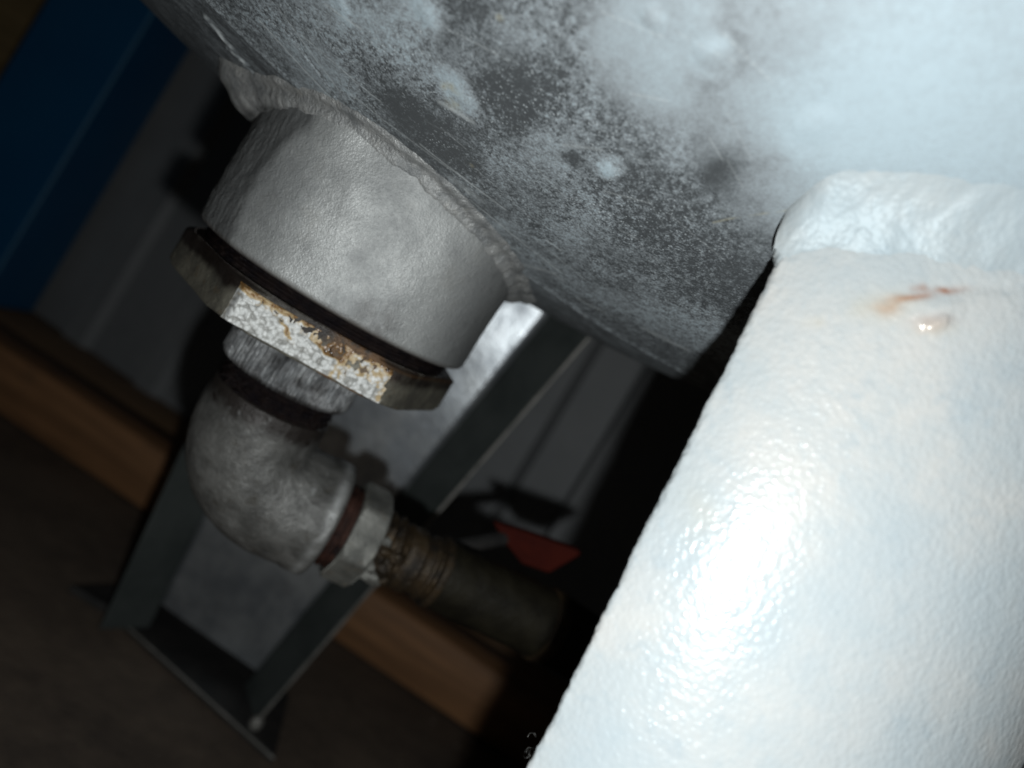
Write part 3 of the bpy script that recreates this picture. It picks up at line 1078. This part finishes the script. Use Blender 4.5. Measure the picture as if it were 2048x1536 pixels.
def olathe(name, prof, mat, parent, step=.0004, n=150, amp=.0003, seed=0, sc=300, attrs=None):
    pf = dens(prof, step)
    P = sweep(opath, pf, n)
    cc = np.array([opath(s)[0] for s, r in pf])[:, None]
    dn = P - cc
    dn /= np.linalg.norm(dn, axis=-1, keepdims=True) + 1e-9
    P = P + dn * (amp * fbm(P, sc, 4, .6, seed=seed))[..., None]
    return grid(name, P, mat, parent, cv=True, flip=True, attrs=attrs)


M_RTHREAD = mat_plain("red_brown_thread", (0.006, 0.003, 0.003), (0.045, 0.02, 0.014), 260, rough=0.5, bump=0.001, bs=0.5)
M_RTHREAD.node_tree.nodes["Principled BSDF"].inputs["Specular IOR Level"].default_value = 0.15
olathe("nipple", [(.0255, .004), (.0255, .0108), (.0275, .0104), (.0282, .0112), (.0290, .0104), (.0298, .0112), (.0306, .0104), (.0314, .0112), (.0322, .0104), (.0335, .0112), (.0345, .004)], M_RTHREAD, hvv, seed=57)
onut("hex_nut", .0332, .0412, .0118, math.radians(8), M_FITNUT)
olathe("valve_neck", [(.0400, .004), (.0405, .0088), (.0430, .0082), (.0440, .0092), (.0455, .0078), (.0470, .0090), (.0490, .0075), (.0500, .0088), (.0520, .004)], M_BRASS, hvv, amp=.0016, seed=59, sc=180)
olathe("valve_body", [(.0490, .004), (.0495, .0078), (.0512, .0086), (.0545, .0087), (.0550, .0079), (.0572, .0079), (.0576, .0088), (.0586, .0088), (.0590, .0080), (.0598, .0080), (.0602, .0098), (.0620, .0098), (.0626, .0086), (.0640, .004)], M_BRASS, hvv, amp=.0006, seed=61, sc=160)
# crusty lime lumps on the neck
th, ph = np.meshgrid(np.linspace(0, math.pi, 14), np.linspace(0, 2 * math.pi, 22), indexing="ij")
S = np.stack([np.sin(th) * np.cos(ph), np.sin(th) * np.sin(ph), np.cos(th)], -1)
for k, (s, q, r, mat) in enumerate(((.0432, 200, .0021, M_FITNUT), (.0445, 215, .0026, M_FITNUT), (.0425, 245, .0017, M_FITNUT), (.0462, 250, .0018, M_BRASS), (.0440, 285, .0018, M_BRASS),
                                    (.0480, 215, .0017, M_BRASS), (.0430, 300, .0014, M_FITNUT), (.0475, 285, .0019, M_BRASS))):
    p, nn, tan = opath(s)
    bb = np.cross(tan, nn)
    q = math.radians(q)
    # lens side of the fitting is -ON
    c_ = p + (math.cos(q) * np.array([0, 0, 1.0]) + math.sin(q) * ON) * .0078
    Pk = c_ + S * r * np.array([1.25, 1, .9]) * (1 + .75 * fbm(S, 1.5, 3, seed=k * 3.1))[..., None]
    grid("lime_lump", Pk, mat, hvv)
# red lever: a flat tapered handle on a short stem behind the hose
lv = [at(x - 14, y + 23, .222) for x, y in ((996, 1046), (1060, 1064), (1172, 1099), (1180, 1108), (1114, 1150), (1058, 1132), (1020, 1086))]
lever = prism("lever", lv, .004, (0.0, 1.0, .0), M_RED, hvv, bevel=.0006)
sp0, sp1 = opath(.060)[0] + np.array([0, .006, .004]), (lv[0] + lv[6]) / 2 + np.array([.003, .002, -.001])
P = np.zeros((8, 12, 3))
ax_ = (sp1 - sp0) / np.linalg.norm(sp1 - sp0)
n1 = np.cross(ax_, [0, 1, 0]); n1 /= np.linalg.norm(n1); n2 = np.cross(ax_, n1)
for i in range(8):
    for j in range(12):
        q = 2 * math.pi * j / 12
        P[i, j] = lerp(sp0, sp1, i / 7) + (n1 * math.cos(q) + n2 * math.sin(q)) * .0022
grid("lever_stem", P, M_FOOT, hvv, cv=True)

# ---- hose
hs_ = thing("hose", tuple(opath(.07)[0]), "dark olive rubber hose running from the brass valve towards the silver leg", "hose")


def hpath(s):
    """straight at the valve, then bending away and down to lie on the floor"""
    sb = .098
    if s <= sb:
        return opath(s)
    p0 = opath(sb)[0]
    p3 = np.array([.17, .355, .0112])
    t3 = np.array([1.0, -.05, 0])
    LB = .27
    if s <= sb + LB:
        q = (s - sb) / LB
        c = [p0, p0 + OD * .07, p3 - t3 * .10, p3]
        p = (1 - q) ** 3 * c[0] + 3 * q * (1 - q) ** 2 * c[1] + 3 * q * q * (1 - q) * c[2] + q ** 3 * c[3]
        tan = (1 - q) ** 2 * (c[1] - c[0]) + 2 * q * (1 - q) * (c[2] - c[1]) + q * q * (c[3] - c[2])
        tan /= np.linalg.norm(tan)
    else:
        tan = t3 / np.linalg.norm(t3)
        p = p3 + tan * (s - sb - LB)
    nn = np.cross(np.cross(tan, [0, 0, 1.0]), tan)
    nn /= np.linalg.norm(nn)
    return p, nn, tan


pf = dens([(.0612, .006), (.0612, .0090), (.0618, .0094), (.098, .0100), (.368, .0100), (.50, .0100), (.50, .005)], .0008)
P = sweep(hpath, pf, 120)
cc = np.array([hpath(s)[0] for s, r in pf])[:, None]
dn = P - cc
dn /= np.linalg.norm(dn, axis=-1, keepdims=True)
sa = np.array([s for s, r in pf])[:, None]
P = P + dn * (.0004 * fbm(P, 140, 3, seed=67))[..., None]
grid("hose_tube", P, M_HOSE, hs_, cv=True, flip=True)
pf = dens([(.0955, .0090), (.0958, .0106), (.0985, .0108), (.1000, .0105), (.1002, .0090)], .0004)
P = sweep(hpath, pf, 120)
grid("hose_clamp", P, M_BRASS, hs_, cv=True, flip=True)

# the whole drain hangs a few degrees out of plumb, its lower end away from the lens
TILT = math.radians(5.5)
piv = Vector((AXY[0], AXY[1], H + .012))
TMX = Matrix.Translation(piv) @ Matrix.Rotation(TILT, 4, Vector((ER[0], ER[1], 0))) @ Matrix.Translation(-piv)
assert (TMX @ Vector((AXY[0], AXY[1], 0))).y > AXY[1]
for ob in [coup] + list(hb.children) + list(el.children) + list(hvv.children):
    ob.data.transform(TMX)
for ob in hs_.children:                      # the hose follows, easing back to its place on the floor
    me = ob.data
    co = np.zeros(len(me.vertices) * 3)
    me.vertices.foreach_get("co", co)
    co = co.reshape(-1, 3)
    m4 = np.array(TMX)
    tc = co @ m4[:3, :3].T + m4[:3, 3]
    wgt = sstep(.30, .19, co[:, 1])[:, None]
    co = tc * wgt + co * (1 - wgt)
    me.vertices.foreach_set("co", co.ravel())
    me.update()

# ------------------------------------------------------------------ corner leg of the tank, nearest the lens
RBD = 0.062                  # the front is a wide, gently rounded face
GAM = math.radians(29)
EDGE = np.array([0.0278, 0.1108])


def leg_section():
    """outline in (x, y) relative to the left edge: wide rounded front from right to left, small edge radius, folded back"""
    pts, nor = [], []
    r0 = .0012
    n1 = np.array([-math.sin(GAM), -math.cos(GAM)])
    cen = -n1 * RBD
    qb = math.atan2(n1[1], n1[0]) + 2 * math.pi
    qa = qb + .074 / RBD
    for q in np.linspace(qa, qb, 310, endpoint=False):
        nn = np.array([math.cos(q), math.sin(q)])
        pts.append(cen + nn * RBD); nor.append(nn)
    c2 = -n1 * r0
    a1 = math.radians(180 - 40)
    for q in np.linspace(qb, a1, 14, endpoint=False):
        nn = np.array([math.cos(q), math.sin(q)])
        pts.append(c2 + nn * r0); nor.append(nn)
    bn = np.array([math.cos(a1), math.sin(a1)])
    bd = np.array([-bn[1], bn[0]])
    bd = bd if bd[1] > 0 else -bd
    for q in np.linspace(0, .03, 30):
        pts.append(c2 + bn * r0 + bd * q); nor.append(bn)
    qm = qb + .035 / RBD
    fn = np.array([math.cos(qm), math.sin(qm)])
    return np.array(pts), np.array(nor), cen + fn * RBD, fn


pts, nor, F0, FN2 = leg_section()
NFRONT = 312
LEAN = 0.079


def leg_c(z):
    return np.array([EDGE[0] - LEAN * (z - H), EDGE[1]])


zs = np.concatenate([np.linspace(0.0006, 0.095, 60, endpoint=False), np.linspace(.095, .262, 520)])
SI, ZI = np.meshgrid(np.arange(len(pts)), zs, indexing="ij")
PY = pts[SI, 1] + EDGE[1]
PX = pts[SI, 0] + EDGE[0] - LEAN * (ZI - H)
LP = np.stack([PX, PY, ZI], -1)
LN = np.stack([nor[SI, 0], nor[SI, 1], 0 * ZI], -1)
cell = worley(LP, 950, seed=2)
cell2 = worley(LP, 420, seed=9)
ld = .00008 * np.clip(1 - cell, 0, 1) + .00003 * np.clip(1 - cell2, 0, 1) + .00006 * fbm(LP, 70, 3, seed=83) + .0007 * fbm(LP, 20, 2, seed=85)


def lspot(px, py, rx, ry=None, rot=0.0):
    """soft mark on the leg's front centred on the photograph's point (radii in its pixels)"""
    d = ray(px, py)
    # meet the flange plane
    fn = np.array([FN2[0], FN2[1], 0])
    z0 = H + d[2] * .105
    p0 = np.array([*(leg_c(z0) + F0), z0])
    k = (fn @ (p0 - np.array([0, 0, H]))) / (fn @ d)
    c_ = np.array([0, 0, H]) + d * k
    q = LP + fbm(LP, 220, 3, seed=px * .01)[..., None] * .0018 - c_
    a = (q @ np.array([CR, 0, SR])) / (rx / FPX * k)
    b = (q @ np.array([-SR, 0, CR])) / ((ry or rx) / FPX * k)
    ca, sa_ = math.cos(rot), math.sin(rot)
    a, b = a * ca + b * sa_, -a * sa_ + b * ca
    return np.exp(-(a * a + b * b))


rust = .9 * lspot(1836, 592, 30, 8, .75) + .7 * lspot(1800, 612, 24, 14, .4) + .5 * lspot(1856, 574, 12, 9) + .9 * lspot(1906, 578, 26, 7, -.75) + .25 * lspot(1880, 655, 26, 10) + .3 * lspot(1870, 640, 40, 12)
tanm = .5 * lspot(1790, 610, 60, 30, .3) + .3 * lspot(1890, 655, 40, 16) + .3 * lspot(1662, 640, 16, 12) + .25 * lspot(1420, 1040, 40, 60)
bumpm = .0007 * lspot(1890, 645, 22, 16) + .0006 * lspot(1880, 615, 70, 28, .1) - .0003 * lspot(1995, 575, 80, 14, -.15)
LP = LP + LN * (ld + bumpm)[..., None]
edgew = np.exp(-np.clip((NFRONT - 2 - SI) * .00024, 0, None) / .0018) * (SI < NFRONT + 22)
LP[..., 0] -= edgew * (.00034 * fbm(LP, 480, 3, .65, seed=111) + .00025 * fbm(LP, 150, 2, seed=112))
inside = tank_F(LP)
TH = .003
inner = LP - LN * TH
ring2 = np.concatenate([LP, inner[::-1]], 0)
z2 = np.zeros_like(rust)
leg = grid("leg", ring2, M_LEG, tank, cu=True, flip=True, attrs={"rust": np.clip(np.concatenate([rust, z2]), 0, 1), "tan": np.clip(np.concatenate([tanm, z2]), 0, .7)})

# weld fillet where the leg's front meets the tank
line = []
for i in range(0, NFRONT, 2):
    zc = None
    f0 = inside[i]
    j = np.argmax((f0 < 0) & (zs > .15))
    if (f0 < 0).any() and j > 0:
        line.append((LP[i, j], LN[i, j]))
line = [(p, n) for p, n in line]
if len(line) > 8:
    Pw = np.array([p for p, n in line])
    Nw = np.array([n for p, n in line])
    k_ = np.ones(25) / 25
    Pp = np.concatenate([2 * Pw[0] - Pw[12:0:-1], Pw, 2 * Pw[-1] - Pw[-2:-14:-1]])
    Pw = np.stack([np.convolve(Pp[:, c], k_, mode="valid") for c in range(3)], -1)
    # left end runs a little past the leg's edge and is rounded off
    tl = Pw[-1] - Pw[-9]
    tl /= np.linalg.norm(tl)
    sc_ = np.ones(len(Pw))
    ext = [(Pw[-1] + tl * .0034 * k / 14, math.sqrt(max(0, 1 - (k / 14) ** 2))) for k in range(1, 15)]
    Pw = np.concatenate([Pw, np.array([p for p, _ in ext])])
    sc_ = np.concatenate([sc_, [max(v, .03) for _, v in ext]])
    Nw = np.concatenate([Nw, np.repeat(Nw[-20:-19], 14, 0)])
    nf, nbk = 26, 6
    Wd = np.zeros((len(Pw), nf + nbk, 3))
    for i in range(len(Pw)):
        p0, n1 = Pw[i], Nw[i]
        tn = TM.T @ (TM @ (p0 - TC))
        tn /= np.linalg.norm(tn)
        up = np.array([LEAN * -1, 0, 1.0])
        la_ = up - n1 * (up @ n1)
        ta_ = up - tn * (up @ tn)
        la_ /= np.linalg.norm(la_)
        ta_ /= np.linalg.norm(ta_)
        nz, nz2 = float(fbm(p0, 90, 3, seed=91)), float(fbm(p0, 140, 3, seed=97))
        k = sc_[i]
        nz3 = 0.0
        A3 = p0 - la_ * (.0100 + .0014 * nz) * k - n1 * .00028
        B3 = p0 + ta_ * (.0135 + .0012 * nz2) * k
        q3 = TM @ (B3 - TC)
        B3 = TC + (B3 - TC) / np.linalg.norm(q3) - tn * .0005
        C3 = p0 - (n1 + tn) * .0002 * k
        for j in range(nf):
            q = j / (nf - 1)
            Wd[i, j] = (1 - q) ** 2 * A3 + 2 * q * (1 - q) * C3 + q * q * B3 + (n1 + tn) * (.00003 + .00030 * max(0, (i - len(Pw) + 40) / 40)) * k * math.sin(math.pi * q) ** 1.5
        for j in range(nbk):
            q = (j + 1) / (nbk + 1)
            Wd[i, nf + j] = B3 * (1 - q) + A3 * q - (n1 + tn) * .002 * k * math.sin(math.pi * q)
    dd_ = fbm(Wd, 130, 4, .55, seed=95)
    Wd += (.00062 * dd_ + .00014 * fbm(Wd, 420, 3, .6, seed=105))[..., None] * np.array([-.2, -.9, -.35]) + (.00007 * np.clip(1 - worley(Wd, 950, seed=2), 0, 1))[..., None] * np.array([-.2, -.9, -.35])
    grid("weld_fillet", Wd, M_LEGWELD, leg, cv=True, flip=False)


# ------------------------------------------------------------------ cobwebs
def thread(name, pts, rad, parent):
    pts = np.array(pts)
    P = np.zeros((len(pts), 6, 3))
    for i in range(len(pts)):
        tan = pts[min(i + 1, len(pts) - 1)] - pts[max(i - 1, 0)]
        tan /= np.linalg.norm(tan) + 1e-12
        n1 = np.cross(tan, [.3, .9, .2]); n1 /= np.linalg.norm(n1); n2 = np.cross(tan, n1)
        for j in range(6):
            q = 2 * math.pi * j / 6
            P[i, j] = pts[i] + (n1 * math.cos(q) + n2 * math.sin(q)) * rad
    return grid(name, P, M_WEB, parent, cv=True)


cw = thing("cobweb", tuple(at(1060, 1490, .118)), "tiny tangle of curled cobweb on the silver leg's lower edge", "cobweb")
for k in range(7):
    c0 = np.array([1060 + RS.uniform(-9, 12), 1494 + RS.uniform(-28, 26)])
    r0 = RS.uniform(6, 15)
    ph0, tot = RS.uniform(0, 6.3), RS.uniform(2.2, 5.5)
    pts_ = []
    for i in range(30):
        q = ph0 + tot * i / 29
        rr = r0 * (1 - .4 * i / 29)
        pts_.append(at(c0[0] + rr * math.cos(q), c0[1] + rr * 1.3 * math.sin(q), .117 + .003 * math.sin(q * 1.7 + k)))
    thread("strand", pts_, .00005, cw)

bpy.context.view_layer.update()
